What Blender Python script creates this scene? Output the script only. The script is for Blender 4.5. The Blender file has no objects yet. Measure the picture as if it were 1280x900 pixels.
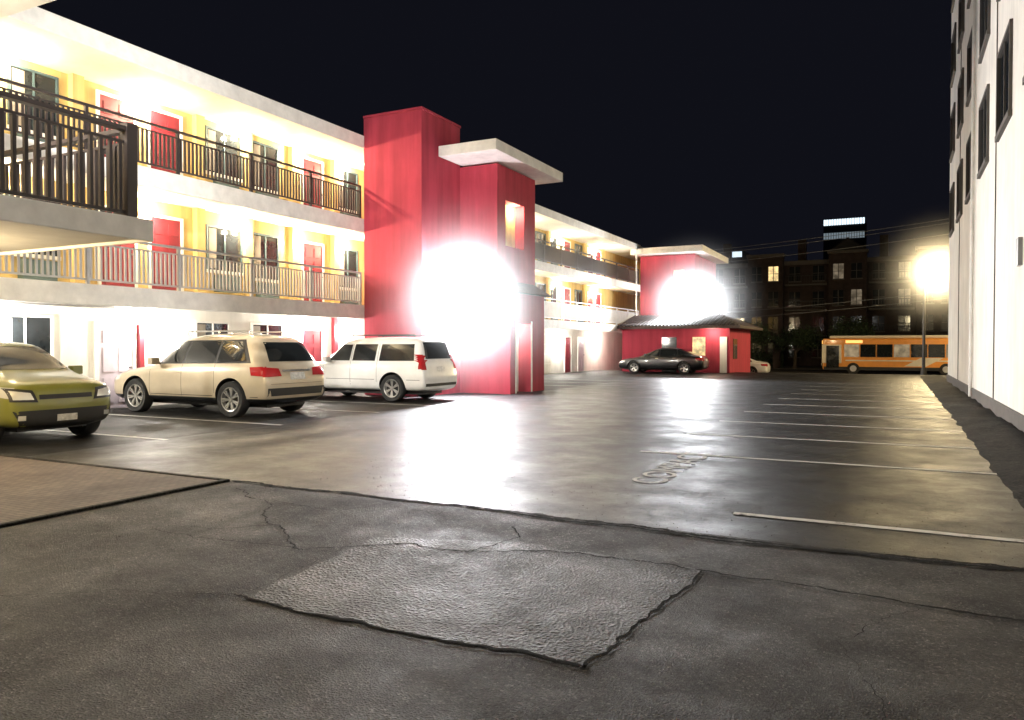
import bpy, bmesh, math, random
from mathutils import Vector, Matrix, noise
from mathutils.bvhtree import BVHTree
random.seed(7)
S = bpy.context.scene
COL = S.collection

# ------------------------------------------------------------------ materials
def newmat(name):
    m = bpy.data.materials.new(name); m.use_nodes = True
    nt = m.node_tree
    return m, nt, nt.nodes['Principled BSDF']
def N(nt, t, **kw):
    n = nt.nodes.new(t)
    for k, v in kw.items():
        if k in n.inputs: n.inputs[k].default_value = v
        else: setattr(n, k, v)
    return n
def c4(c): return (c[0], c[1], c[2], 1)
def noise_node(nt, scale, detail=6, rough=.6, coord='Object', sc=(1,1,1)):
    tc = N(nt, 'ShaderNodeTexCoord'); mp = N(nt, 'ShaderNodeMapping'); mp.inputs['Scale'].default_value = sc
    nt.links.new(tc.outputs[coord], mp.inputs[0])
    n = N(nt, 'ShaderNodeTexNoise'); n.inputs['Scale'].default_value = scale
    n.inputs['Detail'].default_value = detail; n.inputs['Roughness'].default_value = rough
    nt.links.new(mp.outputs[0], n.inputs[0]); return n
def ramp(nt, fac, stops):
    r = N(nt, 'ShaderNodeValToRGB'); e = r.color_ramp.elements
    while len(e) < len(stops): e.new(.5)
    for i, (p, c) in enumerate(stops):
        e[i].position = p; e[i].color = c4(c) if hasattr(c, '__len__') else (c, c, c, 1)
    nt.links.new(fac, r.inputs[0]); return r
def mix(nt, fac, a, b, mode='MIX'):
    m = N(nt, 'ShaderNodeMix'); m.data_type = 'RGBA'; m.blend_type = mode
    for sock, v in ((m.inputs[0], fac), (m.inputs[6], a), (m.inputs[7], b)):
        if isinstance(v, bpy.types.NodeSocket): nt.links.new(v, sock)
        elif hasattr(v, '__len__'): sock.default_value = c4(v)
        else: sock.default_value = v
    return m.outputs[2]
def plain(name, col, rough=.6, metal=0, var=.12, scale=3, bump=.0, bscale=60, spec=.5):
    m, nt, p = newmat(name)
    n = noise_node(nt, scale)
    r = ramp(nt, n.outputs[0], [(.3, [x*(1-var) for x in col]), (.7, [min(1, x*(1+var)) for x in col])])
    nt.links.new(r.outputs[0], p.inputs['Base Color'])
    p.inputs['Roughness'].default_value = rough; p.inputs['Metallic'].default_value = metal
    p.inputs['Specular IOR Level'].default_value = spec
    if bump:
        b = N(nt, 'ShaderNodeBump'); b.inputs['Strength'].default_value = bump; b.inputs['Distance'].default_value = .01
        nb = noise_node(nt, bscale); nt.links.new(nb.outputs[0], b.inputs['Height']); nt.links.new(b.outputs[0], p.inputs['Normal'])
    return m
def emis(name, col, s):
    m, nt, p = newmat(name)
    p.inputs['Base Color'].default_value = c4([.5]*3)
    p.inputs['Emission Color'].default_value = c4(col); p.inputs['Emission Strength'].default_value = s
    return m
def winemis(name, col, s):
    m, nt, p = newmat(name)
    p.inputs['Base Color'].default_value = c4([.1]*3)
    n = noise_node(nt, 1.7, 3); r = ramp(nt, n.outputs[0], [(.35, [x*.25 for x in col]), (.65, col)])
    nt.links.new(r.outputs[0], p.inputs['Emission Color']); p.inputs['Emission Strength'].default_value = s
    return m
def stucco(name, col, var=.1, streak=.25):
    m, nt, p = newmat(name)
    n = noise_node(nt, .8); r = ramp(nt, n.outputs[0], [(.3, [x*(1-var) for x in col]), (.7, [min(1, x*(1+var)) for x in col])])
    st = noise_node(nt, 1.0, 5, .6, sc=(3, 3, .25)); rs = ramp(nt, st.outputs[0], [(.35, 1-streak), (.6, 1.)])
    c = mix(nt, 1., r.outputs[0], rs.outputs[0], 'MULTIPLY')
    nt.links.new(c, p.inputs['Base Color']); p.inputs['Roughness'].default_value = .85
    p.inputs['Specular IOR Level'].default_value = .3
    b = N(nt, 'ShaderNodeBump'); b.inputs['Strength'].default_value = .3; b.inputs['Distance'].default_value = .008
    nb = noise_node(nt, 45); nt.links.new(nb.outputs[0], b.inputs['Height']); nt.links.new(b.outputs[0], p.inputs['Normal'])
    return m
def asphalt(name, lo, hi, r0, r1, agg=90, bump=.5, stain=.5, speck=.15, cracks=0, spec=.35, dist=.006):
    m, nt, p = newmat(name)
    big = noise_node(nt, .35, 8, .65); r = ramp(nt, big.outputs[0], [(.36, lo), (.62, hi)])
    med = noise_node(nt, 2.3, 8, .7); rm = ramp(nt, med.outputs[0], [(.35, 1-stain), (.6, 1.0)])
    c = mix(nt, 1., r.outputs[0], rm.outputs[0], 'MULTIPLY')
    sc_ = noise_node(nt, .9, 9, .75, sc=(1, .35, 1)); rs_ = ramp(nt, sc_.outputs[0], [(.54, 1.), (.70, 1.9)])
    c = mix(nt, 1., c, rs_.outputs[0], 'MULTIPLY')
    gr = noise_node(nt, agg*.28, 8, .8); rg = ramp(nt, gr.outputs[0], [(.36, .5), (.64, 1.5)])
    c = mix(nt, 1., c, rg.outputs[0], 'MULTIPLY')
    tc = N(nt, 'ShaderNodeTexCoord')
    v = N(nt, 'ShaderNodeTexVoronoi'); v.inputs['Scale'].default_value = agg; nt.links.new(tc.outputs['Object'], v.inputs['Vector'])
    hsv = N(nt, 'ShaderNodeSeparateColor'); nt.links.new(v.outputs['Color'], hsv.inputs[0])
    sp = ramp(nt, hsv.outputs[0], [(.0, .4), (.55, .9), (.9, 1.35), (1., 1.35+speck*8)])
    c = mix(nt, 1., c, sp.outputs[0], 'MULTIPLY')
    if cracks:
        nz = noise_node(nt, 2.2, 6, .65); ad = N(nt, 'ShaderNodeVectorMath', operation='MULTIPLY_ADD')
        nt.links.new(nz.outputs[1], ad.inputs[0]); ad.inputs[1].default_value = (.7, .7, .7); nt.links.new(tc.outputs['Object'], ad.inputs[2])
        vc = N(nt, 'ShaderNodeTexVoronoi', feature='DISTANCE_TO_EDGE'); vc.inputs['Scale'].default_value = cracks; nt.links.new(ad.outputs[0], vc.inputs['Vector'])
        cr = ramp(nt, vc.outputs['Distance'], [(.0, 0.), (.008, 1.)])
        mk = noise_node(nt, .5, 3); mr = ramp(nt, mk.outputs[0], [(.47, 0.), (.56, .75)])
        cd = mix(nt, mr.outputs[0], (1, 1, 1), cr.outputs[0]); 
        c = mix(nt, 1., c, cd, 'MULTIPLY')
    nt.links.new(c, p.inputs['Base Color'])
    p.inputs['Specular IOR Level'].default_value = spec
    rn = noise_node(nt, 1.1, 8, .7); rr = ramp(nt, rn.outputs[0], [(.35, r0), (.65, r1)]); nt.links.new(rr.outputs[0], p.inputs['Roughness'])
    fine = noise_node(nt, agg*.55, 5, .7)
    add = N(nt, 'ShaderNodeMath', operation='ADD'); nt.links.new(fine.outputs[0], add.inputs[0]); nt.links.new(v.outputs['Distance'], add.inputs[1])
    b = N(nt, 'ShaderNodeBump'); b.inputs['Strength'].default_value = bump; b.inputs['Distance'].default_value = dist
    nt.links.new(add.outputs[0], b.inputs['Height'])
    w = noise_node(nt, 3.3, 6, .6); b2 = N(nt, 'ShaderNodeBump'); b2.inputs['Strength'].default_value = .3; b2.inputs['Distance'].default_value = .02
    nt.links.new(w.outputs[0], b2.inputs['Height']); nt.links.new(b.outputs[0], b2.inputs['Normal'])
    nt.links.new(b2.outputs[0], p.inputs['Normal'])
    return m
def wornpaint(name, col, base, wear=.5):
    m, nt, p = newmat(name)
    n = noise_node(nt, 14, 8, .75); n2 = noise_node(nt, 1.5, 4)
    a = N(nt, 'ShaderNodeMath', operation='ADD'); nt.links.new(n.outputs[0], a.inputs[0]); nt.links.new(n2.outputs[0], a.inputs[1])
    h = N(nt, 'ShaderNodeMath', operation='MULTIPLY'); nt.links.new(a.outputs[0], h.inputs[0]); h.inputs[1].default_value = .5
    r = ramp(nt, h.outputs[0], [(wear-.06, 0.), (wear+.04, 1.)])
    nt.links.new(mix(nt, r.outputs[0], base, col), p.inputs['Base Color']); p.inputs['Roughness'].default_value = .65
    p.inputs['Specular IOR Level'].default_value = .3
    return m
def carpaint(name, col, zcut=None, metal=.3, rough=.28):
    m, nt, p = newmat(name)
    dirt = noise_node(nt, 2.5, 6); r = ramp(nt, dirt.outputs[0], [(.3, [x*.85 for x in col]), (.7, col)])
    out = r.outputs[0]
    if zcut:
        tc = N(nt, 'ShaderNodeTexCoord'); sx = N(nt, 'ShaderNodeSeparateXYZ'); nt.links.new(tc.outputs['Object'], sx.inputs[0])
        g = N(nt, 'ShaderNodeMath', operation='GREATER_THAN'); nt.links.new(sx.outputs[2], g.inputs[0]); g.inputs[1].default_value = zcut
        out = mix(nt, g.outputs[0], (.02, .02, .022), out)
    nt.links.new(out, p.inputs['Base Color'])
    p.inputs['Metallic'].default_value = metal; p.inputs['Roughness'].default_value = rough
    p.inputs['Coat Weight'].default_value = .8; p.inputs['Coat Roughness'].default_value = .06
    return m

M = {}
M['yellow'] = stucco('yellow_stucco', (.6, .44, .18))
M['white'] = stucco('white_stucco', (.82, .79, .72), streak=.1)
M['soffit'] = stucco('painted_soffit', (.84, .81, .73), streak=.06)
M['red'] = stucco('red_stucco', (.42, .045, .072), streak=.25)
M['reddoor'] = plain('red_door_paint', (.17, .013, .022), .5)
M['purpledoor'] = plain('pale_door_paint', (.5, .44, .5), .5)
M['teal'] = plain('teal_paint', (.06, .10, .11), .5)
M['trim'] = plain('white_trim', (.82, .80, .75), .6)
M['bronze'] = plain('bronze_railing', (.032, .024, .023), .5)
M['greyrail'] = plain('grey_railing', (.46, .46, .47), .5)
M['glass'] = plain('dark_window_glass', (.015, .018, .02), .08, var=.3)
M['curtain'] = plain('curtain', (.25, .22, .18), .9)
M['warmwin'] = winemis('lit_window', (1, .72, .32), 1.6)
M['dimwin'] = winemis('dim_lit_window', (1, .8, .55), .2)
M['sconce'] = emis('sconce_glass', (1, .85, .6), 16)
M['flood'] = emis('floodlight_lens', (.92, .96, 1), 120)
M['streetglobe'] = emis('street_lamp_glass', (1, .85, .5), 150)
M['metal'] = plain('grey_metal', (.25, .25, .25), .4, .8)
M['blackmetal'] = plain('black_metal', (.03, .03, .03), .45, .3)
M['tile'] = plain('roof_tile', (.07, .05, .045), .7, var=.35, scale=8)
M['brick'] = plain('dark_brick', (.04, .026, .024), .9, var=.4, scale=2)
M['darkroof'] = plain('dark_roof', (.02, .02, .022), .9)
M['stone'] = plain('stone_trim', (.11, .10, .09), .9)
M['asph_old'] = asphalt('old_asphalt', (.016, .0155, .015), (.052, .049, .045), .55, .85, 100, .8, .6, .22, 1.1, .22, .012)
M['asph_lot'] = asphalt('sealed_asphalt', (.010, .010, .011), (.021, .021, .022), .36, .56, 110, .4, .4, .1, 0, .17)
M['asph_dark'] = asphalt('dark_asphalt', (.010, .010, .010), (.02, .019, .018), .5, .7, 110, .5, .4, .1, 0, .18)
M['asph_patch'] = asphalt('rough_asphalt_patch', (.012, .0115, .0115), (.026, .025, .024), .5, .75, 48, 1., .5, .35, 0, .34, .035)
M['gravel'] = asphalt('gravel_strip', (.012, .011, .010), (.026, .024, .02), .85, .98, 40, 1., .5, .1, 0, .2)
M['street'] = asphalt('street_asphalt', (.05, .045, .04), (.07, .065, .06), .6, .8, 60, .4)
M['crack'] = plain('crack_dark', (.005, .0045, .004), .95, spec=.1)
M['line'] = wornpaint('worn_white_paint', (.6, .59, .56), (.03, .03, .03), .42)
M['line2'] = wornpaint('faded_stencil_paint', (.6, .59, .56), (.03, .03, .03), .435)
M['land'] = plain('earth', (.03, .028, .024), .95)
M['leaf'] = plain('hedge_leaves', (.03, .05, .02), .7, var=.5, scale=5)
M['bark'] = plain('bark', (.06, .045, .035), .9)
m, nt, p = newmat('paver_concrete')
tc = N(nt, 'ShaderNodeTexCoord'); br = N(nt, 'ShaderNodeTexBrick'); br.inputs['Scale'].default_value = 4.
br.inputs['Color1'].default_value = (.15, .115, .10, 1); br.inputs['Color2'].default_value = (.12, .095, .083, 1); br.inputs['Mortar'].default_value = (.065, .055, .047, 1)
br.inputs['Mortar Size'].default_value = .02; nt.links.new(tc.outputs['Object'], br.inputs['Vector'])
nn = noise_node(nt, 1.4, 8, .7); rr = ramp(nt, nn.outputs[0], [(.3, .45), (.7, 1.1)])
nt.links.new(mix(nt, 1., br.outputs[0], rr.outputs[0], 'MULTIPLY'), p.inputs['Base Color']); p.inputs['Roughness'].default_value = .8
p.inputs['Specular IOR Level'].default_value = .3
b = N(nt, 'ShaderNodeBump'); b.inputs['Strength'].default_value = .35; b.inputs['Distance'].default_value = .01; nt.links.new(br.outputs['Fac'], b.inputs['Height']); b.invert = True
nt.links.new(b.outputs[0], p.inputs['Normal']); M['paver'] = m
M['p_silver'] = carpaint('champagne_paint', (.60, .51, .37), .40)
M['p_white'] = carpaint('white_paint', (.8, .79, .76), None, .0)
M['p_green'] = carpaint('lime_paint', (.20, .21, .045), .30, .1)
M['p_black'] = carpaint('black_paint', (.012, .012, .014), None, .2)
M['cglass'] = plain('car_glass', (.012, .014, .015), .05, var=.1)
M['rubber'] = plain('tyre_rubber', (.018, .018, .018), .85, bump=.3)
M['plastic'] = plain('black_plastic', (.015, .015, .016), .5)
M['alloy'] = plain('alloy_rim', (.55, .54, .52), .3, .8)
M['tail'] = plain('tail_lamp_red', (.32, .012, .015), .12)
mm = M['tail'].node_tree.nodes['Principled BSDF']; mm.inputs['Emission Color'].default_value = (1, .05, .05, 1); mm.inputs['Emission Strength'].default_value = .04  # faint glow stands in for light reflected by the unlit lenses
M['head'] = plain('head_lamp', (.75, .75, .7), .1, .3)
M['plate'] = plain('licence_plate', (.6, .6, .57), .5, var=.3, scale=18)
M['chrome'] = plain('chrome', (.7, .7, .7), .12, 1)

# ------------------------------------------------------------------ geometry helpers
def empty(name, loc=(0, 0, 0), rz=0, sc=1):
    e = bpy.data.objects.new(name, None); COL.objects.link(e)
    e.location = loc; e.rotation_euler = (0, 0, rz); e.scale = (sc,)*3; e.empty_display_size = .3
    return e
def addmesh(name, verts, faces, mats, parent=None, midx=None, smooth=False):
    me = bpy.data.meshes.new(name); me.from_pydata(verts, [], faces); me.update()
    if not isinstance(mats, (list, tuple)): mats = [mats]
    for x in mats: me.materials.append(x)
    if midx: me.polygons.foreach_set('material_index', midx)
    if smooth: me.polygons.foreach_set('use_smooth', [True]*len(me.polygons))
    o = bpy.data.objects.new(name, me); COL.objects.link(o)
    if parent: o.parent = parent
    return o
class MB:
    def __init__(s): s.v = []; s.f = []; s.m = []; s.mats = []
    def mi(s, mat):
        if mat not in s.mats: s.mats.append(mat)
        return s.mats.index(mat)
    def box(s, x0, x1, y0, y1, z0, z1, mat):
        b = len(s.v); i = s.mi(mat)
        s.v += [(x, y, z) for z in (z0, z1) for y in (y0, y1) for x in (x0, x1)]
        for f in ((0, 2, 3, 1), (4, 5, 7, 6), (0, 1, 5, 4), (2, 6, 7, 3), (0, 4, 6, 2), (1, 3, 7, 5)):
            s.f.append([b+k for k in f]); s.m.append(i)
    def poly(s, pts, faces, mat):
        b = len(s.v); i = s.mi(mat); s.v += pts
        for f in faces: s.f.append([b+k for k in f]); s.m.append(i)
    def cyl(s, p0, p1, r0, r1, mat, n=10):
        p0 = Vector(p0); p1 = Vector(p1); d = (p1-p0).normalized()
        a = d.orthogonal().normalized(); c = d.cross(a); pts = []
        for p, r in ((p0, r0), (p1, r1)):
            for k in range(n):
                t = 2*math.pi*k/n; pts.append(tuple(p+(a*math.cos(t)+c*math.sin(t))*r))
        fs = [(k, (k+1) % n, n+(k+1) % n, n+k) for k in range(n)] + [tuple(range(n))[::-1], tuple(range(n, 2*n))]
        s.poly(pts, fs, mat)
    def out(s, name, parent=None, bevel=0):
        o = addmesh(name, s.v, s.f, s.mats, parent, s.m)
        if bevel:
            bm_ = o.modifiers.new('b', 'BEVEL'); bm_.width = bevel; bm_.segments = 2; bm_.limit_method = 'ANGLE'
        return o
def plight(name, loc, power, col, r=.1, parent=None, spot=None):
    l = bpy.data.lights.new(name, 'SPOT' if spot else 'POINT'); l.energy = power; l.color = col; l.shadow_soft_size = r
    o = bpy.data.objects.new(name, l); o.location = loc; COL.objects.link(o)
    if spot:
        l.spot_size = math.radians(spot[1]); l.spot_blend = spot[2]
        o.rotation_euler = Vector(spot[0]).to_track_quat('-Z', 'Y').to_euler()
    if parent: o.parent = parent
    return o
def bloom(loc, rad, dens, parent, g_=.6, pw_=2.5):  # scattering ball added round a lamp to imitate camera bloom
    m = bpy.data.materials.new('bloom_volume'); m.use_nodes = True; nt = m.node_tree; nt.nodes.clear()
    out = N(nt, 'ShaderNodeOutputMaterial'); vs = N(nt, 'ShaderNodeVolumeScatter'); vs.inputs['Anisotropy'].default_value = g_
    tc = N(nt, 'ShaderNodeTexCoord'); g = N(nt, 'ShaderNodeTexGradient', gradient_type='SPHERICAL')
    nt.links.new(tc.outputs['Object'], g.inputs[0])
    pw = N(nt, 'ShaderNodeMath', operation='POWER'); nt.links.new(g.outputs[1], pw.inputs[0]); pw.inputs[1].default_value = pw_
    mu = N(nt, 'ShaderNodeMath', operation='MULTIPLY'); nt.links.new(pw.outputs[0], mu.inputs[0]); mu.inputs[1].default_value = dens
    nt.links.new(mu.outputs[0], vs.inputs['Density']); nt.links.new(vs.outputs[0], out.inputs['Volume'])
    try: m.cycles.volume_step_rate = 3.0
    except Exception: pass
    bm = bmesh.new(); bmesh.ops.create_icosphere(bm, subdivisions=3, radius=1); me = bpy.data.meshes.new('bloom'); bm.to_mesh(me); bm.free()
    me.materials.append(m); o = bpy.data.objects.new('lamp_bloom', me); o.location = loc; o.scale = (rad,)*3; COL.objects.link(o); o.parent = parent
    return o

# ------------------------------------------------------------------ ground
def gz(y): 
    if y < 46: return 0.
    if y > 60: return -.8
    t = (y-46)/14; return -.8*t*t*(3-2*t)
ys = [-60, -20, 0, 20, 40, 46, 47, 48.5, 50, 52, 54, 56, 58, 59, 60, 80, 150, 400, 1500]
xs = [-1200, -200, -60, -30, -10, 10, 30, 60, 200, 1200]
v = [(x, y, gz(y)-.004) for y in ys for x in xs]; nx = len(xs)
f = [(j*nx+i, j*nx+i+1, (j+1)*nx+i+1, (j+1)*nx+i) for j in range(len(ys)-1) for i in range(nx-1)]
addmesh('ground', v, f, M['land'])
def sheet(name, x0, x1, y0, y1, z, mat, n=1):
    return addmesh(name, [(x0, y0, z), (x1, y0, z), (x1, y1, z), (x0, y1, z)], [(0, 1, 2, 3)], mat)
sheet('old_asphalt_ground', -6.8, 30, -20, 6.3, .002, M['asph_old'])
sheet('parking_lot', -10.9, 1.15, 6.3, 46, .003, M['asph_lot'])
sheet('stall_asphalt', -17.3, -10.9, 6.3, 46, .002, M['asph_dark'])
yy = [46+k for k in range(0, 14)]
addmesh('lot_apron', [(x, y, gz(y)+.003) for y in yy for x in (-14, 12)], [(2*i, 2*i+1, 2*i+3, 2*i+2) for i in range(len(yy)-1)], M['street'])
sheet('sidewalk', -80, 40, 59, 62, -.68, M['stone'])
addmesh('kerb', [(-80, 62, -.68), (40, 62, -.68), (40, 62, -.8), (-80, 62, -.8)], [(0, 1, 2, 3)], M['stone'])
sheet('street', -200, 150, 62, 78, -.79, M['street'])
sheet('far_sidewalk', -200, 150, 78, 82, -.7, M['stone'])
sheet('street_marking', -200, 150, 69.6, 69.75, -.785, M['line'])
b = MB(); b.box(-30, -6.87, -20, 6.22, -.1, .022, M['paver']); b.out('paver_walkway', bevel=.008)
b = MB(); b.box(-6.868, -6.8, -20, 6.3, -.1, .03, M['gravel']); b.box(-30, -6.868, 6.222, 6.3, -.1, .03, M['gravel']); b.out('pad_kerb', bevel=.012)
vv = []; ff = []; rows = 130
for j in range(rows):
    y = -2+j*.36
    for i in range(7):
        t = i/6; x = 1.08+t*.97
        z = .005+.10*math.sin(t*1.9)*(.7+.6*noise.noise(Vector((x*2, y*.8, 0))))+.03*noise.noise(Vector((x*7, y*5, 3)))
        if i == 0: x += .08*noise.noise(Vector((0, y*1.3, 5))); z = .0
        vv.append((x, y, max(z, -.001)))
for j in range(rows-1):
    for i in range(6):
        a = j*7+i; ff.append((a, a+1, a+8, a+7))
addmesh('gravel_strip', vv, ff, M['gravel'], smooth=True)

def jagged(pts, step=.06, amp=.05, seed=0):
    out = []
    for k in range(len(pts)-1):
        a = Vector(pts[k]); c = Vector(pts[k+1]); L = (c-a).length; n = max(2, int(L/step)); d = (c-a).normalized(); nrm = Vector((-d.y, d.x))
        for i in range(n):
            p = a+(c-a)*i/n; q = Vector((p.x, p.y, seed*3.1))
            o = amp*(noise.noise(q*1.3)*1.6+noise.noise(q*5)*.7+noise.noise(q*14)*.45+noise.noise(q*40)*.2)
            out.append(p+nrm*o)
    out.append(Vector(pts[-1])); return out
def crack(name, pts, w, z, amp=.05, seed=0, parent=None):
    P = jagged([Vector(p) for p in pts], .022, amp, seed); V = []; F = []
    for i, p in enumerate(P):
        d = (P[min(i+1, len(P)-1)]-P[max(i-1, 0)]).normalized(); n = Vector((-d.y, d.x))
        ww = w*(.25+1.1*abs(noise.noise(Vector((p.x*4, p.y*4, seed)))) + .7*abs(noise.noise(Vector((p.x*17, p.y*17, seed)))))
        V += [(p.x+n.x*ww, p.y+n.y*ww, z), (p.x-n.x*ww, p.y-n.y*ww, z)]
    for i in range(len(P)-1): F.append((2*i, 2*i+1, 2*i+3, 2*i+2))
    return addmesh(name, V, F, M['crack'], parent)
ck = empty('pavement_cracks')
crack('joint', [(-6.8, 6.3), (-3.2, 6.33), (-1.1, 6.18), (1.1, 6.3)], .045, .0082, .05, 1, ck)
crack('joint_strand', [(-3.4, 6.27), (-1.1, 6.13), (1.1, 6.25)], .035, .0086, .05, 2, ck)  # second dark ribbon running beside the joint
crack('c1', [(-6.4, 6.0), (-5.4, 5.5), (-4.8, 4.9), (-4.0, 4.4), (-3.4, 4.85), (-2.9, 4.9), (-2.3, 5.2), (-1.2, 5.25)], .012, .0102, .07, 3, ck)
crack('c2', [(-1.2, 5.25), (-.3, 5.15), (1.1, 5.1), (2, 5.2)], .016, .009, .05, 4, ck)
crack('c3', [(-5.6, 4.3), (-4.9, 4.35), (-4.0, 4.4)], .007, .009, .05, 5, ck)
crack('c4', [(-5.4, 5.5), (-5.0, 6.25)], .007, .009, .05, 6, ck)
crack('c5', [(-5.7, 5.75), (-4.7, 5.6), (-4.3, 6.3)], .007, .009, .05, 7, ck)
crack('c6', [(-4.8, 4.9), (-5.1, 4.6), (-5.6, 4.5)], .007, .009, .04, 8, ck)
crack('c7', [(-2.9, 4.9), (-2.7, 5.5), (-2.9, 5.8)], .008, .0104, .04, 9, ck)
crack('c8', [(-5.0, 2.6), (-4.4, 3.1), (-3.6, 3.4)], .004, .009, .06, 10, ck)
crack('c9', [(-.2, 2.5), (.0, 3.5), (-.3, 4.3), (0.1, 5.1)], .003, .009, .06, 11, ck)
loop = jagged([(-3.55, 3.4), (-1.3, 3.38), (-1.2, 5.25), (-2.5, 5.35), (-3.75, 4.95), (-3.55, 3.4)], .03, .045, 20)[:-1]
V = [(p.x, p.y, .007) for p in loop]; n = len(V); V2 = [(p.x, p.y, .0) for p in loop]
addmesh('asphalt_patch', V+V2+[(-2.45, 4.35, .0075)], [(i, (i+1) % n, 2*n) for i in range(n)]+[(i, n+i, n+(i+1) % n, (i+1) % n) for i in range(n)], M['asph_patch'])
crack('p1', [(-3.62, 3.4), (-1.3, 3.37)], .016, .0098, .045, 20, ck)
crack('p2', [(-1.29, 3.38), (-1.19, 5.25)], .012, .0098, .045, 20, ck)
crack('p3', [(-3.6, 3.4), (-3.8, 4.95)], .004, .0098, .045, 20, ck)
rg_ = random.Random(11); gv = []; gf = []
for k in range(1500):
    x = rg_.uniform(-6.5, 1.9); y = rg_.uniform(2.2, 8.5) if k % 3 else rg_.choice((6.3, 5.2, 3.4))+rg_.gauss(0, .12); s = rg_.uniform(.003, .008)
    q = len(gv); a = rg_.uniform(0, 3)
    for i in range(4): t = a+i*1.57+rg_.uniform(-.3, .3); gv.append((x+s*math.cos(t), y+s*math.sin(t), .006))
    gv.append((x, y, .008+s*.9)); gf += [(q+i, q+(i+1) % 4, q+4) for i in range(4)]
M['grit'] = plain('grit', (.09, .085, .075), .9, var=.6, scale=9); addmesh('loose_grit', gv, gf, M['grit'])
lines = empty('parking_markings')
def linebox(name, x0, x1, y, w=.055, z=.0078, sk=0):
    P = [];nn = 40
    for i in range(nn+1):
        x = x0+(x1-x0)*i/nn; q = .008*noise.noise(Vector((x*5, y*3, 1)))
        P += [(x, y-w+q+sk*i/nn, z), (x, y+w+q+sk*i/nn, z)]
    return addmesh(name, P, [(2*i, 2*i+2, 2*i+3, 2*i+1) for i in range(nn)], M['line'], lines)
linebox('l', -1.33, 1.1, 7.18, .05)
for k in range(10): linebox('l', -3.35+.05*k, 1.1, 10.82+2.57*k, .05)
for y in (8.62, 11.25, 14.4, 16.7, 27.5, 30.1, 32.7): linebox('l', -17, -10.75, y, .05)
tcu = bpy.data.curves.new('compact_text', 'FONT'); tcu.body = 'COMPACT'; tcu.size = .58; tcu.space_character = 1.0
to = bpy.data.objects.new('tmp', tcu); COL.objects.link(to); bpy.context.view_layer.update()
me = bpy.data.meshes.new_from_object(to.evaluated_get(bpy.context.evaluated_depsgraph_get())); bpy.data.objects.remove(to)
me.materials.clear(); me.materials.append(M['line2'])
to = bpy.data.objects.new('compact_stencil', me); COL.objects.link(to); to.parent = lines
to.location = (-2.33, 8.3, .009); to.rotation_euler = (0, 0, math.radians(90)); 

# ------------------------------------------------------------------ motel
motel = empty('motel_building')
XW, XB = -17.3, -15.2
b = MB()
b.box(-27, XW, -8, 56, -.5, 2.6, M['white']); b.box(-27, XW, -8, 56, 2.6, 7.9, M['yellow']); b.out('walls', motel)
b = MB()
for z in (2.6, 5.35):
    b.box(XW, XB-.16, -8, 56, z, z+.26, M['white'])
    b.box(XB-.158, XB, -8, 56, z-.17, z+.27, M['trim'])
b.box(-27.3, XB+.01, -8, 56, 7.9, 8.18, M['soffit']); b.box(XB+.012, XB+.05, -8, 19.57, 7.84, 8.24, M['trim']); b.box(XB+.012, XB+.05, 24.85, 48.9, 7.84, 8.24, M['trim'])
b.out('floor_slabs_and_roof', motel, .01)
det = MB()
def door(y, z, mat, w=.92, h=2.05):
    det.box(XW, XW+.05, y-w/2-.08, y-w/2, z, z+h+.08, M['trim']); det.box(XW, XW+.05, y+w/2, y+w/2+.08, z, z+h+.08, M['trim'])
    det.box(XW, XW+.05, y-w/2, y+w/2, z+h, z+h+.08, M['trim'])
    det.box(XW, XW+.025, y-w/2, y+w/2, z, z+h, mat)
    for a in (-1, 1):
        for (p, q) in ((.15, .75), (.9, 1.5), (1.62, 1.92)):
            det.box(XW+.025, XW+.04, y+a*.21-.14, y+a*.21+.14, z+p, z+q, mat)
    det.cyl((XW+.03, y+w/2-.08, z+1), (XW+.09, y+w/2-.08, z+1), .025, .03, M['metal'], 8)
def window(y, z, w=1.15, h=1.25, sill=.85, mat=None, fr='teal', ac=True):
    z = z+sill; fr = M[fr]
    det.box(XW, XW+.06, y-w/2-.07, y+w/2+.07, z-.09, z-.003, M['trim'])
    det.box(XW, XW+.05, y-w/2-.06, y-w/2, z, z+h, fr); det.box(XW, XW+.05, y+w/2, y+w/2+.06, z, z+h, fr)
    det.box(XW, XW+.05, y-w/2-.06, y+w/2+.06, z+h, z+h+.06, fr)
    det.box(XW, XW+.02, y-w/2, y+w/2, z, z+h, mat or M['glass'])
    det.box(XW+.02, XW+.045, y-.02, y+.02, z, z+h, fr)
    det.box(XW+.02, XW+.03, y-w/2+.04, y-w/2+.3, z+.05, z+h-.03, M['curtain'])
    if ac: det.box(XW, XW+.22, y-.38, y+.38, z-.62, z-.14, M['teal'])
base = [(10.45, 'W'), (12.48, 'D'), (13.88, 'D'), (15.85, 'T'), (17.44, 'W'), (19.56, 'D')]
pat = []
for k in (-1, 0, 1, 2, 3):
    pat += [(y+k*10.9, t) for y, t in base]
for z in (2.87, 5.62):
    for y, t in pat:
        if y > 48.5 or y < -7 or 21.5 < y < 25: continue
        if t == 'D': door(y, z, M['reddoor'])
        elif t == 'T': window(y, z, 1.2, 1.2)
        else: window(y, z, 1.0, 1.3, .75)
    for y in (8.9, 11.4, 14.9, 16.65, 18.6, 20.6, 27.6, 33, 38.5, 44):
        det.box(XW, XW+.18, y-.14, y+.14, z, 5.35 if z < 4 else 7.9, M['yellow'])
window(10.2, 0, 1.15, 1.25, .95, fr='trim', ac=False); door(12.4, .02, M['purpledoor']); window(17.5, 0, 1.2, 1.2, 1.0, fr='trim', ac=False); door(19.5, .02, M['reddoor']); window(15.4, 0, 1.1, 1.2, 1.0, fr='trim', ac=False)
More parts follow.
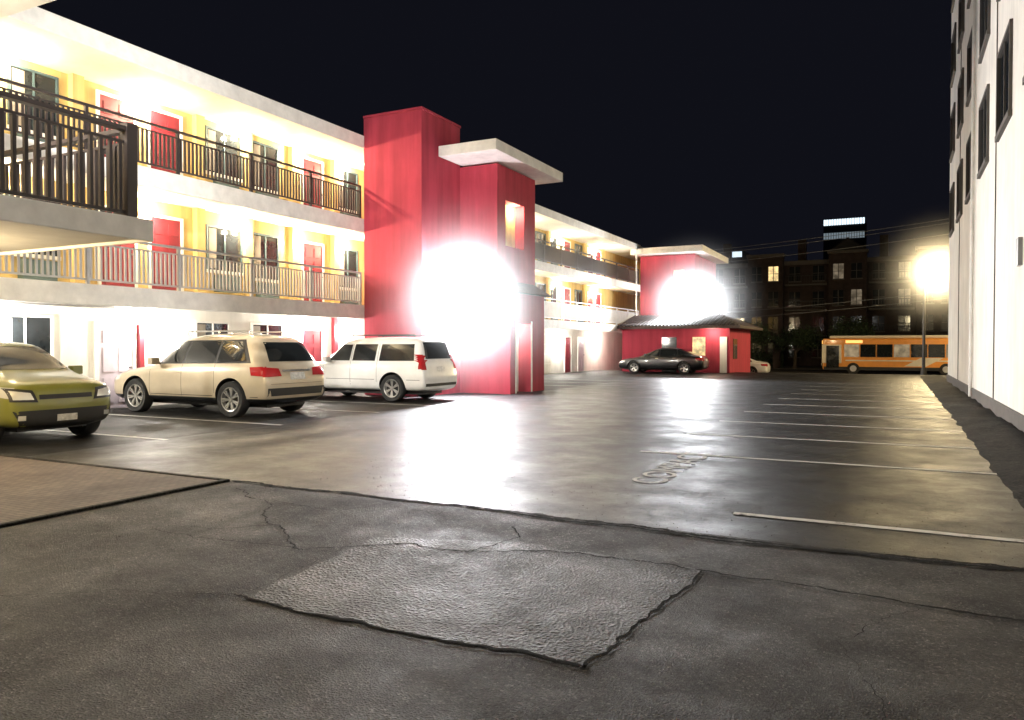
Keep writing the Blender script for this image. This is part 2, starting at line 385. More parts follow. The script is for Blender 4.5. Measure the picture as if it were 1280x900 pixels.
det.box(XW, XW+.12, 13.0, 13.14, .02, 2.1, M['reddoor'])
for y in (27.5, 30.9, 34.3, 37.7):
    det.box(XW, XW+.05, y-1.35, y+1.35, .02, 2.25, M['trim'])
    for k in range(4): det.box(XW+.05, XW+.065, y-1.28, y+1.28, .08+k*.54, .56+k*.54, M['white'])
door(41.5, .02, M['reddoor']); door(43.6, .02, M['purpledoor'])
det.box(XW, XW+.14, 20.5, 20.7, .02, 2.6, M['reddoor'])
det.cyl((XW+.25, 6, 2.5), (XW+.25, 12.2, 2.5), .03, .03, M['metal'], 8)
for y in (26.3, 47.8): det.cyl((XB+.1, y, .02), (XB+.1, y, 7.85), .045, .045, M['trim'], 8)
det.out('doors_and_windows', motel)
def railing(bd, p0, p1, z, mat, h=1.05, sp=.115, t=.011, post=2.2, top=.035):
    p0 = Vector(p0); p1 = Vector(p1); L = (p1-p0).length; d = (p1-p0)/L
    def seg(a, c, z0, z1, r):
        lo = (min(a.x, c.x)-r, max(a.x, c.x)+r, min(a.y, c.y)-r, max(a.y, c.y)+r)
        bd.box(lo[0], lo[1], lo[2], lo[3], z0, z1, mat)
    seg(p0, p1, z+h-.05, z+h, top); seg(p0, p1, z+.08, z+.12, .02); seg(p0, p1, z+h-.2, z+h-.17, .018)
    n = int(L/sp)
    for i in range(n+1):
        q = p0+d*(i*L/n); seg(q, q, z+.121, z+h-.201, t)
    n = max(1, round(L/post))
    for i in range(n+1):
        q = p0+d*(i*L/n); seg(q, q, z, z+h-.051, .035)
r = MB()
for z, mt in ((2.87, 'greyrail'), (5.62, 'bronze')):
    railing(r, (XB-.08, -8, 0), (XB-.08, 19.5, 0), z, M[mt], t=.02); railing(r, (XB-.08, 24.95, 0), (XB-.08, 48.8, 0), z, M[mt], t=.02)
r.out('railings', motel)
sc = MB()
for fi, z in enumerate((0.02, 2.87, 5.62)):
    for y in (4.5, 9.6, 13.18, 16.2, 18.7, 21.0, 28.5, 34, 40, 46):
        if fi == 0 and y in (16.2,): continue
        zz = z+2.02
        sc.box(XW, XW+.09, y-.06, y+.06, zz-.1, zz+.1, M['sconce'])
        plight('sconce_light', (XW+.4, y, zz), 320 if y < 24 else 420, (1, .83, .56) if fi else (1, .95, .86), .06, motel)
sc.out('sconces', motel)
t = MB()
t.box(XB+.002, -13, 19.6, 21.9, -.1, 8.8, M['red']); t.box(XB, -12.97, 19.57, 21.93, 8.8, 8.88, M['red'])
x1 = -11.6
t.box(XB+.002, x1, 21.903, 22.5, -.1, 7.5, M['red']); t.box(XB+.002, x1, 23.9, 24.8, -.1, 7.5, M['red'])
t.box(XB+.002, x1, 22.5, 23.9, -.1, 4.9, M['red']); t.box(XB+.002, x1, 22.5, 23.9, 6.4, 7.5, M['red'])
t.box(XB+.002, x1-.35, 22.5, 23.9, 4.9, 6.4, M['yellow'])
t.box(-12.96, -10.9, 20.5, 25.7, 7.55, 7.88, M['trim'])
ax = -11.1
t.box(x1+.002, ax, 21.85, 22.3, -.1, 3.3, M['red']); t.box(x1+.002, ax, 23.4, 24.5, -.1, 3.3, M['red']); t.box(x1+.002, ax, 22.3, 23.4, 2.3, 3.3, M['red'])
t.box(x1+.002, x1+.03, 22.3, 23.4, 0, 2.3, M['white'])
t.poly([(x1, 21.7, 3.3), (ax+.25, 21.7, 3.3), (ax+.25, 24.7, 3.3), (x1, 24.7, 3.3), (x1, 21.7, 3.75), (x1, 24.7, 3.75)], [(3, 2, 1, 0), (0, 1, 4), (1, 2, 5, 4), (2, 3, 5), (0, 4, 5, 3)], M['tile'])
t.box(ax, ax+.02, 22.2, 22.3, 0, 2.4, M['trim']); t.box(ax, ax+.02, 23.4, 23.5, 0, 2.4, M['trim']); 
t.box(XB+.002, x1, 49, 55.5, -.9, 7.5, M['red'])
t.box(-15.6, -10.9, 48.1, 56.4, 7.55, 7.95, M['trim'])
t.box(-12.95, -12.25, 48.96, 48.998, 5.4, 6.5, M['warmwin']); t.box(-13.02, -12.18, 48.94, 48.97, 5.32, 5.395, M['trim'])
t.out('stair_towers', motel, .015)
plight('stair_light', (x1-.18, 23.5, 6.2), 110, (1, .8, .48), .05, motel)
plight('annex_light', (ax-.25, 22.85, 2.1), 80, (1, .85, .7), .05, motel)
w = MB()
w.box(-16, -8.352, -10, 6.458, 2.9, 3.1, M['soffit']); w.box(-8.35, -8.31, -10, 6.5, 2.86, 3.13, M['trim']); w.box(-15.1, -8.352, 6.46, 6.5, 2.86, 3.13, M['trim'])
w.box(-15, -8.2, -10, 6.02, 5.9, 6.15, M['soffit'])
w.box(-16, -12.2, -10, 5.9, 3.1, 5.9, M['yellow'])
for y in (-8, -3, 1.5): w.box(-8.95, -8.65, y-.15, y+.15, .03, 2.9, M['white'])
w.out('near_wing', motel, .01)
r = MB()
railing(r, (-8.5, -10, 0), (-8.5, 6.3, 0), 3.1, M['bronze'], 1.15, .125, .02, 1.9, .05)
railing(r, (-12.2, 6.3, 0), (-8.5, 6.3, 0), 3.1, M['bronze'], 1.15, .125, .02, 1.9, .05)
r.box(-8.57, -8.43, 6.23, 6.37, 3.1, 4.3, M['bronze'])
r.out('near_wing_railing', motel)
w = MB()
for (x, y) in ((-10.8, 4.6), (-9.6, -1)):
    w.box(x-.15, x+.15, y-.15, y+.15, 2.8, 2.9, M['sconce']); plight('soffit_lamp', (x, y, 2.62), 400, (1, .76, .42), .12, motel)
w.box(-10.2, -9.9, 4.2, 4.5, 5.82, 5.9, M['sconce']); plight('soffit_lamp', (-10.05, 4.35, 5.6), 300, (1, .88, .7), .1, motel)
w.out('soffit_fixtures', motel)
pl = empty('added_fill_pole'); w = MB()  # unseen lamp pole, added to brighten the motel front and cars
w.cyl((-6.3, -1.2, 0), (-6.3, -1.2, 7.4), .1, .07, M['blackmetal']); w.box(-6.5, -6.1, -1.3, -.95, 7.4, 7.6, M['blackmetal']); w.box(-6.45, -6.15, -.949, -.94, 7.42, 7.58, M['flood']); w.out('pole', pl)
plight('lamp_beam', (-6.3, -.8, 7.45), 15000, (1, .96, .9), .15, pl, ((-9.2, 17.0, -3.2), 46, .8))
plight('lamp_spill', (-6.3, -.8, 7.3), 480, (1, .95, .88), .15, pl)  # weak added fill from the unseen pole for the foreground

# ------------------------------------------------------------------ office with tile roof
office = empty('tile_roof_office')
o = MB()
o.box(-15.1, -8.6, 45, 48.95, -.9, 2.6, M['red']); o.box(-11.5, -8.6, 48.95, 52, -.9, 2.6, M['red'])
o.box(-10.75, -10.0, 44.96, 45, .9, 2.1, M['warmwin']); o.box(-10.83, -9.92, 44.94, 44.965, .82, .9, M['trim'])
o.box(-9.15, -8.75, 44.95, 45, 0, 2.1, M['white']); o.box(-12.6, -11.7, 44.96, 45, 0, 2.1, M['glass'])
o.box(-8.6, -8.57, 46, 47.2, .8, 2.0, M['glass'])
x0, x1_, y0, y1 = -15.15, -7.9, 44.2, 52.6
o.poly([(x0, y0, 2.6), (x1_, y0, 2.6), (x1_, y1, 2.6), (x0, y1, 2.6), (x0, y0, 2.75), (x1_, y0, 2.75), (x1_, y1, 2.75), (x0, y1, 2.75),
        (x0, 47.5, 3.5), (-9.6, 47.5, 3.5), (-9.6, 49.5, 3.5), (x0, 49.5, 3.5)],
       [(3, 2, 1, 0), (0, 1, 5, 4), (1, 2, 6, 5), (2, 3, 7, 6), (0, 4, 8, 11, 7, 3), (4, 5, 9, 8), (5, 6, 10, 9), (6, 7, 11, 10), (8, 9, 10, 11)], M['tile'])
nr = 34
for k in range(nr):
    xx = x0+.1+k*(x1_-x0-.2)/(nr-1); zt = 3.5; yt = 47.5
    if xx > -9.6: f_ = (x1_-xx)/(x1_+9.6); yt = y0+(47.5-y0)*f_; zt = 2.75+.75*f_
    o.cyl((xx, y0-.02, 2.77), (xx, yt, zt+.02), .06, .06, M['tile'], 6)
o.out('office', office)
plight('office_fill', (-9.5, 44.5, 2.35), 90, (1, .85, .65), .06, office)  # added light without a fixture, brightens the office front wall

# ------------------------------------------------------------------ floodlights
def floodlight(name, loc, pw, spw, aim, blm, dens):
    e = empty(name); x, y, z = loc
    b = MB(); b.box(x-.38, x+.38, y+.0, y+.2, z-.24, z+.24, M['metal']); b.box(x-.34, x+.34, y-.02, y-.001, z-.2, z+.2, M['flood'])
    b.box(x-.05, x+.05, y+.2, y+.5, z-.05, z+.05, M['metal']); b.box(x-.42, x+.42, y-.06, y+.2, z+.241, z+.27, M['metal'])
    b.out('housing', e, .01)
    plight('lamp_spill', (x, y-.2, z), pw, (.93, .96, 1), .22, e)
    plight('lamp_beam', (x, y-.2, z), spw, (.93, .96, 1), .2, e, (aim, 155, .25))
    bloom((x, y-.2, z), blm, dens, e)
    return e
floodlight('floodlight', (-12.55, 21.4, 3.0), 1100, 10500, (.8, -1, -.12), 4.2, .4)
floodlight('floodlight', (-11.7, 48.5, 4.2), 1500, 11000, (.8, -1, -.12), 5.2, .45)

# ------------------------------------------------------------------ right building
rb = empty('stucco_building')
b = MB(); b.box(2.0, 16, -12, 37.6, -.2, 24, M['white'])
b.box(1.97, 2.0, -12, 37.62, 22.2, 22.5, M['trim'])
for zf in (6.2, 9.3, 12.4, 15.5, 18.6):
    for k in range(11):
        y = -6+k*4.15
        b.box(1.985, 2.0, y-1.0, y+1.0, zf, zf+1.7, M['glass']); b.box(1.92, 2.0, y-1.1, y+1.1, zf-.12, zf-.002, M['stone'])
        b.box(1.94, 2.0, y-1.07, y-1.002, zf, zf+1.7, M['stone']); b.box(1.94, 2.0, y+1.002, y+1.07, zf, zf+1.7, M['stone']); b.box(1.94, 2.0, y-1.07, y+1.07, zf+1.702, zf+1.78, M['stone'])
        b.box(1.965, 1.985, y-.03, y+.03, zf, zf+1.7, M['stone'])
for y in (12.9, 25.6): b.cyl((1.93, y, .1), (1.93, y, 22), .05, .05, M['trim'], 8)
for y in (9, 14.9, 20.4, 26.2, 31.5): b.box(1.975, 2.0, y-.012, y+.012, .1, 22, M['stone'])
b.box(1.93, 2, 16.2, 16.5, 3.0, 3.5, M['metal']); b.box(1.955, 2.0, -12, 37.61, -.1, .35, M['stone'])
b.out('walls', rb)

# ------------------------------------------------------------------ street lamps
def street_lamp(x, y, power, blm=True, up=0):
    z0 = gz(y)
    e = empty('street_lamp'); b = MB()
    b.cyl((x, y, z0), (x, y, z0+.5), .18, .14, M['blackmetal']); b.cyl((x, y, z0+.5), (x, y, 6.2), .09, .07, M['blackmetal'])
    b.cyl((x, y, 6.0), (x+.7, y, 6.3), .035, .035, M['blackmetal']); b.cyl((x+.7, y, 6.2), (x+.7, y, 6.35), .3, .12, M['blackmetal'])
    b.cyl((x+.7, y, 5.6), (x+.7, y, 6.19), .24, .33, M['streetglobe'], 16); b.cyl((x+.7, y, 5.5), (x+.7, y, 5.599), .12, .24, M['blackmetal'])
    b.out('pole', e)
    plight('lamp', (x+.7, y-.5, 5.8), power, (1, .76, .40), .2, e)
    if blm: bloom((x+.7, y-.3, 5.8), 4.4, .45, e, .4, 3.6)
street_lamp(1.45, 50.5, 4800)
street_lamp(9, 63.5, 4200, False); street_lamp(-24, 60.5, 3500, False)  # two hidden lamps, added to light the bus and street

# ------------------------------------------------------------------ bus
bus = empty('city_bus', (0, 0, -.79))
M['busor'] = carpaint('orange_bus_paint', (.85, .33, .045), None, 0, .35); M['buswh'] = carpaint('white_bus_paint', (.8, .72, .58), None, 0, .35)
M['buswin'] = winemis('bus_window', (1, .75, .45), .35); M['sign'] = emis('bus_sign', (1, .5, .1), 1.5)
b = MB(); b.box(-5.6, 6.4, 70, 72.55, .35, 3.0, M['busor']); b.box(-5.1, 5.4, 70.3, 72.2, 3.0, 3.25, M['buswh']); b.out('body', bus, .12)
b = MB(); b.box(-5.66, -4.1, 69.97, 72.58, .9, 2.5, M['buswh']); b.out('cab', bus, .06)
b = MB()
for k in range(8): b.box(-3.9+k*1.25, -2.75+k*1.25, 69.96, 69.99, 1.45, 2.5, M['cglass' if k % 3 else 'buswin'])
b.box(-5.3, -4.3, 69.93, 69.96, .55, 2.4, M['cglass']); b.box(-5.69, -5.665, 70.2, 72.3, 1.2, 2.4, M['cglass']); b.box(-5.68, -5.62, 70.4, 72.1, 2.55, 2.85, M['sign']); b.box(-3.8, -2.5, 69.96, 69.99, 2.62, 2.85, M['sign'])
b.box(-5.5, 6.3, 69.975, 69.999, .35, .62, M['plastic']); b.box(-3.8, 6, 69.97, 69.99, 1.1, 1.2, M['buswh'])
b.poly([(0.6, 69.965, .7), (2.2, 69.965, .7), (3.4, 69.965, 1.4), (1.8, 69.965, 1.4)], [(0, 1, 2, 3)], M['buswh'])
for x in (-3.2, 3.6):
    b.cyl((x, 69.93, .48), (x, 70.3, .48), .48, .48, M['rubber'], 24); b.cyl((x, 69.91, .48), (x, 69.95, .48), .26, .26, M['alloy'], 16)
    b.cyl((x, 72.3, .48), (x, 72.6, .48), .48, .48, M['rubber'], 24)
b.box(-5.72, -5.66, 70.15, 70.45, .7, .9, M['head']); b.box(-5.72, -5.66, 72.05, 72.35, .7, .9, M['head'])
b.out('fittings', bus)

# ------------------------------------------------------------------ background buildings
apt = empty('brick_apartment_building')
b = MB(); Y0 = 96
b.box(-60, 22, Y0, Y0+14, -1, 11.6, M['brick']); b.box(-60, 22, Y0-.15, Y0, 11.2, 11.7, M['stone'])
bays = [-50, -41, -32, -23, -14, -5, 4, 13]
for i, x in enumerate(bays):
    b.box(x-2, x+2, Y0-1.4, Y0, -1, 12.2, M['brick']); b.box(x-2.15, x+2.15, Y0-1.55, Y0-.001, 12.2, 12.5, M['stone'])
    if i % 2: b.poly([(x-2, Y0-1.4, 12.5), (x+2, Y0-1.4, 12.5), (x, Y0-1.4, 14), (x-2, Y0+1.4, 12.5), (x+2, Y0+1.4, 12.5), (x, Y0+1.4, 14)], [(0, 1, 2), (3, 5, 4), (0, 2, 5, 3), (1, 4, 5, 2)], M['darkroof'])
    b.box(x+3.2, x+4.1, Y0+3, Y0+4.2, 11.6, 14.6, M['brick'])
rnd = random.Random(3)
def aw(x, y, z, w, h):
    q = rnd.random(); mt = M['warmwin'] if q < .02 else M['dimwin'] if q < .16 else M['glass']
    b.box(x-w/2, x+w/2, y-.03, y, z, z+h, mt); b.box(x-w/2-.1, x+w/2+.1, y-.1, y, z-.15, z-.002, M['stone']); b.box(x-w/2-.1, x+w/2+.1, y-.07, y, z+h+.002, z+h+.18, M['brick'])
    b.box(x-.04, x+.04, y-.06, y-.031, z, z+h, M['stone']); b.box(x-w/2, x+w/2, y-.055, y-.032, z+h*.5-.03, z+h*.5+.03, M['stone'])
for fl in range(4):
    z = .3+fl*3.0
    for x in bays:
        aw(x-.95, Y0-1.4, z, 1.1, 1.7); aw(x+.95, Y0-1.4, z, 1.1, 1.7)
        aw(x+3.2, Y0, z, 1.2, 1.7); aw(x+5.8, Y0, z, 1.2, 1.7)
        if fl: 
            b.box(x+2.2, x+6.8, Y0-1.2, Y0-.11, z-.62, z-.45, M['stone'])
            for k in range(16): b.box(x+2.3+k*.29, x+2.34+k*.29, Y0-1.2, Y0-1.16, z-.45, z+.5, M['blackmetal'])
            b.box(x+2.2, x+6.8, Y0-1.22, Y0-1.14, z+.5, z+.56, M['blackmetal'])
b.out('walls', apt)
M['sky_w'] = emis('tower_crown_lights', (.75, .9, 1), 1.6); M['sky_d'] = emis('tower_crown_dim', (.6, .75, .85), .25)
def sky_scraper(x0, x1, y, zt, rows):
    e = empty('skyscraper'); b = MB(); b.box(x0, x1, y, y+25, -1, zt, M['darkroof'])
    n = 16
    for (za, zb_, mt) in rows:
        for k in range(n):
            xa = x0+(x1-x0)*k/n; b.box(xa+.12, xa+(x1-x0)/n-.12, y-.3, y, za, zb_, mt)
    b.out('tower', e)
sky_scraper(-32, -13.7, 400, 63.5, [(60.2, 63, M['sky_w']), (53.5, 56.5, M['sky_d'])])
sky_scraper(-80, -70.5, 400, 51, [(47.2, 50, M['sky_w'])])
b = MB(); 
for x in (-11.5, -6.2): b.box(x-.35, x+.35, 86, 86.7, -.8, 2.0, M['brick']); b.box(x-.45, x+.45, 85.9, 86.8, 2.0, 2.2, M['stone'])
b.out('gate_pillar', empty('brick_gate'))
rr_ = random.Random(5)
def leafquad(hv, hf, p, s):
    a = Vector((rr_.gauss(0, 1), rr_.gauss(0, 1), rr_.gauss(0, 1))).normalized()*s; c = a.orthogonal().normalized()*s*.7
    q = len(hv); hv += [tuple(p-a), tuple(p+c), tuple(p+a), tuple(p-c)]; hf.append((q, q+1, q+2, q+3))
hv = []; hf = []
for k in range(5000):
    x = rr_.uniform(-26, 6); 
    if -11 < x < -7: continue
    h = 1.6+.7*noise.noise(Vector((x*.6, 0, 0))); y = 87+rr_.uniform(0, 1.2); z = -.75+rr_.random()*(h+.4*rr_.random())
    leafquad(hv, hf, Vector((x, y, z)), .14)
addmesh('hedge', hv, hf, M['leaf'])
def tree(x, y, z0, h):
    e = empty('broadleaf_tree'); b = MB(); b.cyl((x, y, z0), (x+.1, y, z0+h*.5), .2, .12, M['bark'], 8)
    hv = []; hf = []
    for k in range(11):
        a = rr_.uniform(0, 6.28); L = rr_.uniform(.8, 1.9); zz = z0+h*rr_.uniform(.35, .5)
        tip = Vector((x+math.cos(a)*L, y+math.sin(a)*L, zz+h*rr_.uniform(.15, .45))); b.cyl((x+.08, y, zz), tuple(tip), .06, .02, M['bark'], 6)
        for q in range(160):
            leafquad(hv, hf, tip+Vector((rr_.gauss(0, .5), rr_.gauss(0, .5), rr_.gauss(0, .38))), .12)
    b.out('trunk', e); addmesh('crown', hv, hf, M['leaf'], e)
tree(-13.6, 81, -.75, 5.5); tree(-4.0, 83, -.75, 5.0); tree(-9.4, 84, -.75, 4.2)
def pole(x, y, h):
    e = empty('utility_pole'); b = MB(); z0 = gz(y); b.cyl((x, y, z0), (x, y, h), .16, .11, M['brick']); b.box(x-.06, x+.06, y-1.1, y+1.1, h-.7, h-.58, M['brick']); b.out('pole', e)
pole(-34, 60.3, 9.2); pole(14, 60.3, 12)
M['wire'] = plain('wire', (.1, .1, .1), .5)
wires = MB()
for (dz, dy) in ((0, -1), (.0, 1), (-.9, 0), (-4.8, .1), (-5.3, .0)):
    P = []
    for i in range(25):
        t_ = i/24; P.append((-34+48*t_, 60.3+dy, 8.7+(11.5-8.7)*t_+dz-4*1.0*t_*(1-t_)))
    for i in range(24): wires.cyl(P[i], P[i+1], .022, .022, M['wire'], 4)
wires.out('power_lines', None)

# ------------------------------------------------------------------ cars
def ring(st):
    x, zb, zs, zt, w, wt = st
    g = zt-zs; e = min(.08, g*.4)
    h = [(0, zb), (.8*w, zb), (.965*w, zb+.10), (w, zb+.42*(zs-zb)), (.99*w, zs-.10*(zs-zb)), (.955*w, zs)]
    a = h[-1]; h.append((a[0]+(wt-a[0])*.5+.012, zs+(g-e)*.5)); h.append((wt, zt-e)); h.append((wt*.82, zt)); h.append((0, zt+.012))
    full = h+[(-y, z) for y, z in h[-2:0:-1]]
    return [(x, y, z) for y, z in full]
def wheel_mesh(r, w, rr, ns):
    b = MB(); n = 36
    prof = [(rr, -w*.42), (r*.93, -w*.5), (r*.985, -w*.4), (r, -w*.2), (r, w*.2), (r*.985, w*.4), (r*.93, w*.5), (rr, w*.42)]
    def lathe(prof, mt):
        pts = []; fs = []
        for k in range(n):
            t_ = 2*math.pi*k/n
            for (q, y) in prof: pts.append((q*math.cos(t_), y, q*math.sin(t_)))
        m_ = len(prof)
        for k in range(n):
            for i in range(m_-1): a = k*m_+i; c = ((k+1) % n)*m_+i; fs.append((a, c, c+1, a+1))
        b.poly(pts, fs, mt)
    lathe(prof, M['rubber'])
    lathe([(rr, w*.42), (rr*.97, w*.47), (rr*.9, w*.44), (rr*.88, w*.1), (.001, w*.1)], M['alloy'])
    lathe([(rr*.86, w*.12), (.001, w*.12)], M['plastic']) 
    for k in range(ns):
        for dd in (-.12, .12):
            t_ = 2*math.pi*k/ns; d = Vector((math.cos(t_+dd*.2), 0, math.sin(t_+dd*.2))); e_ = Vector((math.cos(t_+dd), 0, math.sin(t_+dd))); s_ = Vector((-math.sin(t_), 0, math.cos(t_)))*rr*.055
            p0 = d*rr*.12; p1 = e_*rr*.93; ys_ = (w*.36, w*.44)
            pts = [tuple(p0-s_+Vector((0, ys_[0]-.03, 0))), tuple(p0+s_+Vector((0, ys_[0]-.03, 0))), tuple(p1+s_+Vector((0, ys_[1]-.03, 0))), tuple(p1-s_+Vector((0, ys_[1]-.03, 0))),
                   tuple(p0-s_+Vector((0, ys_[0], 0))), tuple(p0+s_+Vector((0, ys_[0], 0))), tuple(p1+s_+Vector((0, ys_[1], 0))), tuple(p1-s_+Vector((0, ys_[1], 0)))]
            b.poly(pts, [(4, 5, 6, 7), (0, 4, 7, 3), (1, 2, 6, 5), (2, 3, 7, 6), (0, 1, 5, 4)], M['alloy'])
    b.cyl((0, w*.3, 0), (0, w*.42, 0), rr*.2, rr*.16, M['alloy'], 14)
    me = bpy.data.meshes.new('wheel'); me.from_pydata(b.v, [], b.f)
    for x in b.mats: me.materials.append(x)
    me.polygons.foreach_set('material_index', b.m); me.polygons.foreach_set('use_smooth', [True]*len(me.polygons)); me.update()
    me.set_sharp_from_angle(angle=math.radians(35))
    return me
def build_car(name, loc, rz, sc, st, paint, wx, wr, hw, spec):
    e = empty(name, loc, rz, sc)
    R = [ring(s) for s in st]; n = len(R[0]); V = [p for r_ in R for p in r_]; F = []
    for j in range(len(R)-1):
        for i in range(n): a = j*n+i; c = j*n+(i+1) % n; F.append((a, a+n, c+n, c))
    F.append(tuple(range(n))); F.append(tuple(range((len(R)-1)*n, len(R)*n))[::-1])
    o = addmesh('body', V, F, [paint, M['plastic']], None, None, True)
    bm = bmesh.new(); bm.from_mesh(o.data); bmesh.ops.recalc_face_normals(bm, faces=bm.faces); bm.to_mesh(o.data); bm.free()
    sm = o.modifiers.new('s', 'SUBSURF'); sm.levels = 2; sm.render_levels = 2
    cut = MB(); ar = wr+.065
    for x in wx:
        for s in (-1, 1): cut.cyl((x, s*.58, wr+.01), (x, s*1.3, wr+.01), ar, ar, M['plastic'], 48)
    co = cut.out('cut'); bm = bmesh.new(); bm.from_mesh(co.data); bmesh.ops.recalc_face_normals(bm, faces=bm.faces); bm.to_mesh(co.data); bm.free()
    bo = o.modifiers.new('b', 'BOOLEAN'); bo.operation = 'DIFFERENCE'; bo.object = co; bo.solver = 'EXACT'
    bpy.context.view_layer.update(); dg = bpy.context.evaluated_depsgraph_get()
    me = bpy.data.meshes.new_from_object(o.evaluated_get(dg)); bpy.data.objects.remove(o); bpy.data.objects.remove(co)
    me.materials.clear(); me.materials.append(paint); me.materials.append(M['plastic'])
    for p_ in me.polygons:
        c = p_.center; k = 0
        if abs(c.y) > .5:
            for x in wx:
                if math.hypot(c.x-x, c.z-wr-.01) < ar-.0015 or (math.hypot(c.x-x, c.z-wr-.01) < ar+.004 and abs(p_.normal.y) < .25): k = 1
        p_.material_index = k; p_.use_smooth = True
    me.set_sharp_from_angle(angle=math.radians(40))
    body = bpy.data.objects.new('body', me); COL.objects.link(body); body.parent = e
    bm = bmesh.new(); bm.from_mesh(me); tree = BVHTree.FromBMesh(bm); bm.free()
    pb = MB()
    def patch(c, axis, sg, mat, off=.006, nu=10, nv=6):
        pts = []; ok = []
        for j in range(nv+1):
            for i in range(nu+1):
                u = i/nu; v_ = j/nv
                a = [(c[0][k]*(1-u)+c[1][k]*u)*(1-v_)+(c[3][k]*(1-u)+c[2][k]*u)*v_ for k in (0, 1)]
                if axis == 'y': og = Vector((a[0], 3*sg, a[1])); d = Vector((0, -sg, 0))
                elif axis == 'x': og = Vector((4*sg, a[0], a[1])); d = Vector((-sg, 0, 0))
                else: og = Vector((a[0], a[1], 4)); d = Vector((0, 0, -1))
                h, nn_, _, _ = tree.ray_cast(og, d)
                if h is None or (axis == 'y' and abs(h.y) < .4) or (axis == 'x' and h.x*sg < .1): ok.append(False); pts.append((0, 0, 0))
                else:
                    if nn_.dot(d) > 0: nn_ = -nn_
                    ok.append(True); pts.append(tuple(h+nn_*off))
        fs = []
        for j in range(nv):
            for i in range(nu):
                a = j*(nu+1)+i; q = (a, a+1, a+nu+2, a+nu+1)
                if all(ok[k] for k in q): fs.append(q)
        if fs: pb.poly(pts, fs, mat)
    for s in (-1, 1):
        for c in spec.get('trim', []): patch(c, 'y', s, M['plastic'], .003, 24, 8)
        for c in spec['win']: patch(c, 'y', s, M['cglass'], .007)
        for (x, z0, z1) in spec['seam']: patch([(x-.005, z0), (x+.005, z0), (x+.005, z1), (x-.005, z1)], 'y', s, M['plastic'], .002, 1, 12)
        for (xa, xb, z) in spec.get('hseam', []): patch([(xa, z-.006), (xb, z-.006), (xb, z+.006), (xa, z+.006)], 'y', s, M['plastic'], .002, 20, 1)
        for (x, z) in spec['handle']: patch([(x-.09, z-.014), (x+.09, z-.014), (x+.09, z+.014), (x-.09, z+.014)], 'y', s, spec.get('hmat', M['chrome']), .03, 4, 1)
        for c in spec.get('sidetail', []): patch(c, 'y', s, M['tail'], .006, 6, 6)
        for c in spec.get('sidehead', []): patch(c, 'y', s, M['head'], .006, 6, 6)
    for (c, mk, off) in spec['front']: patch(c, 'x', 1, M[mk], off, 14, 8)
    for (c, mk, off) in spec['rear']: patch(c, 'x', -1, M[mk], off, 14, 8)
    fo = pb.out('glass_and_lamps', e); fo.data.polygons.foreach_set('use_smooth', [True]*len(fo.data.polygons))
    wm = wheel_mesh(wr, .24, wr*.68, spec.get('ns', 5))
    for x in wx:
        for s in (-1, 1):
            wo = bpy.data.objects.new('wheel', wm); COL.objects.link(wo); wo.parent = e; wo.location = (x, s*(hw-.13), wr); wo.rotation_euler = (0, random.random(), 0 if s > 0 else math.pi)
    ex = MB()
    for s in (-1, 1):
        mx, mz = spec['mirror']; ex.box(mx-.08, mx+.06, s*(hw+.08)-.10, s*(hw+.08)+.10, mz, mz+.15, paint); ex.box(mx-.03, mx+.03, s*(hw-.04)-.06, s*(hw-.04)+.06, mz-.0, mz+.05, M['plastic'])
        if 'rack' in spec:
            xa, xb, z, y = spec['rack']; ex.cyl((xa, s*y, z), (xb, s*y, z), .018, .018, M[spec['rackm']], 8)
            for q in (xa, (xa+xb)/2, xb): ex.cyl((q, s*y, z-.06), (q, s*y, z), .02, .018, M[spec['rackm']], 8)
    ex.out('mirrors_and_rails', e, .02)
    ub = MB(); ub.box(st[-1][0]+.35, st[0][0]-.35, -.55, .55, .2, .34, M['plastic']); ub.out('underbody', e)
    return e
def mirror_rear(c, mk, off): return [(c, mk, off), ([(-c[1][0], c[1][1]), (-c[0][0], c[0][1]), (-c[3][0], c[3][1]), (-c[2][0], c[2][1])], mk, off)]
X5 = [(2.44, .42, .60, .66, .55, .42), (2.40, .32, .68, .76, .78, .60), (2.25, .25, .79, .89, .90, .72), (1.9, .24, .88, .98, .94, .76), (1.35, .24, .95, 1.05, .95, .76),
      (1.04, .24, .99, 1.09, .95, .75), (.92, .24, 1.0, 1.15, .95, .73), (.36, .24, 1.03, 1.58, .95, .65), (.12, .24, 1.04, 1.70, .95, .64), (-.5, .24, 1.05, 1.76, .95, .65),
      (-1.3, .24, 1.07, 1.75, .95, .64), (-1.85, .24, 1.09, 1.70, .945, .62), (-2.06, .25, 1.10, 1.63, .94, .61), (-2.25, .27, 1.06, 1.24, .93, .69), (-2.36, .3, 1.0, 1.08, .91, .72), (-2.42, .34, .84, .90, .88, .68), (-2.45, .45, .7, .74, .76, .55)]
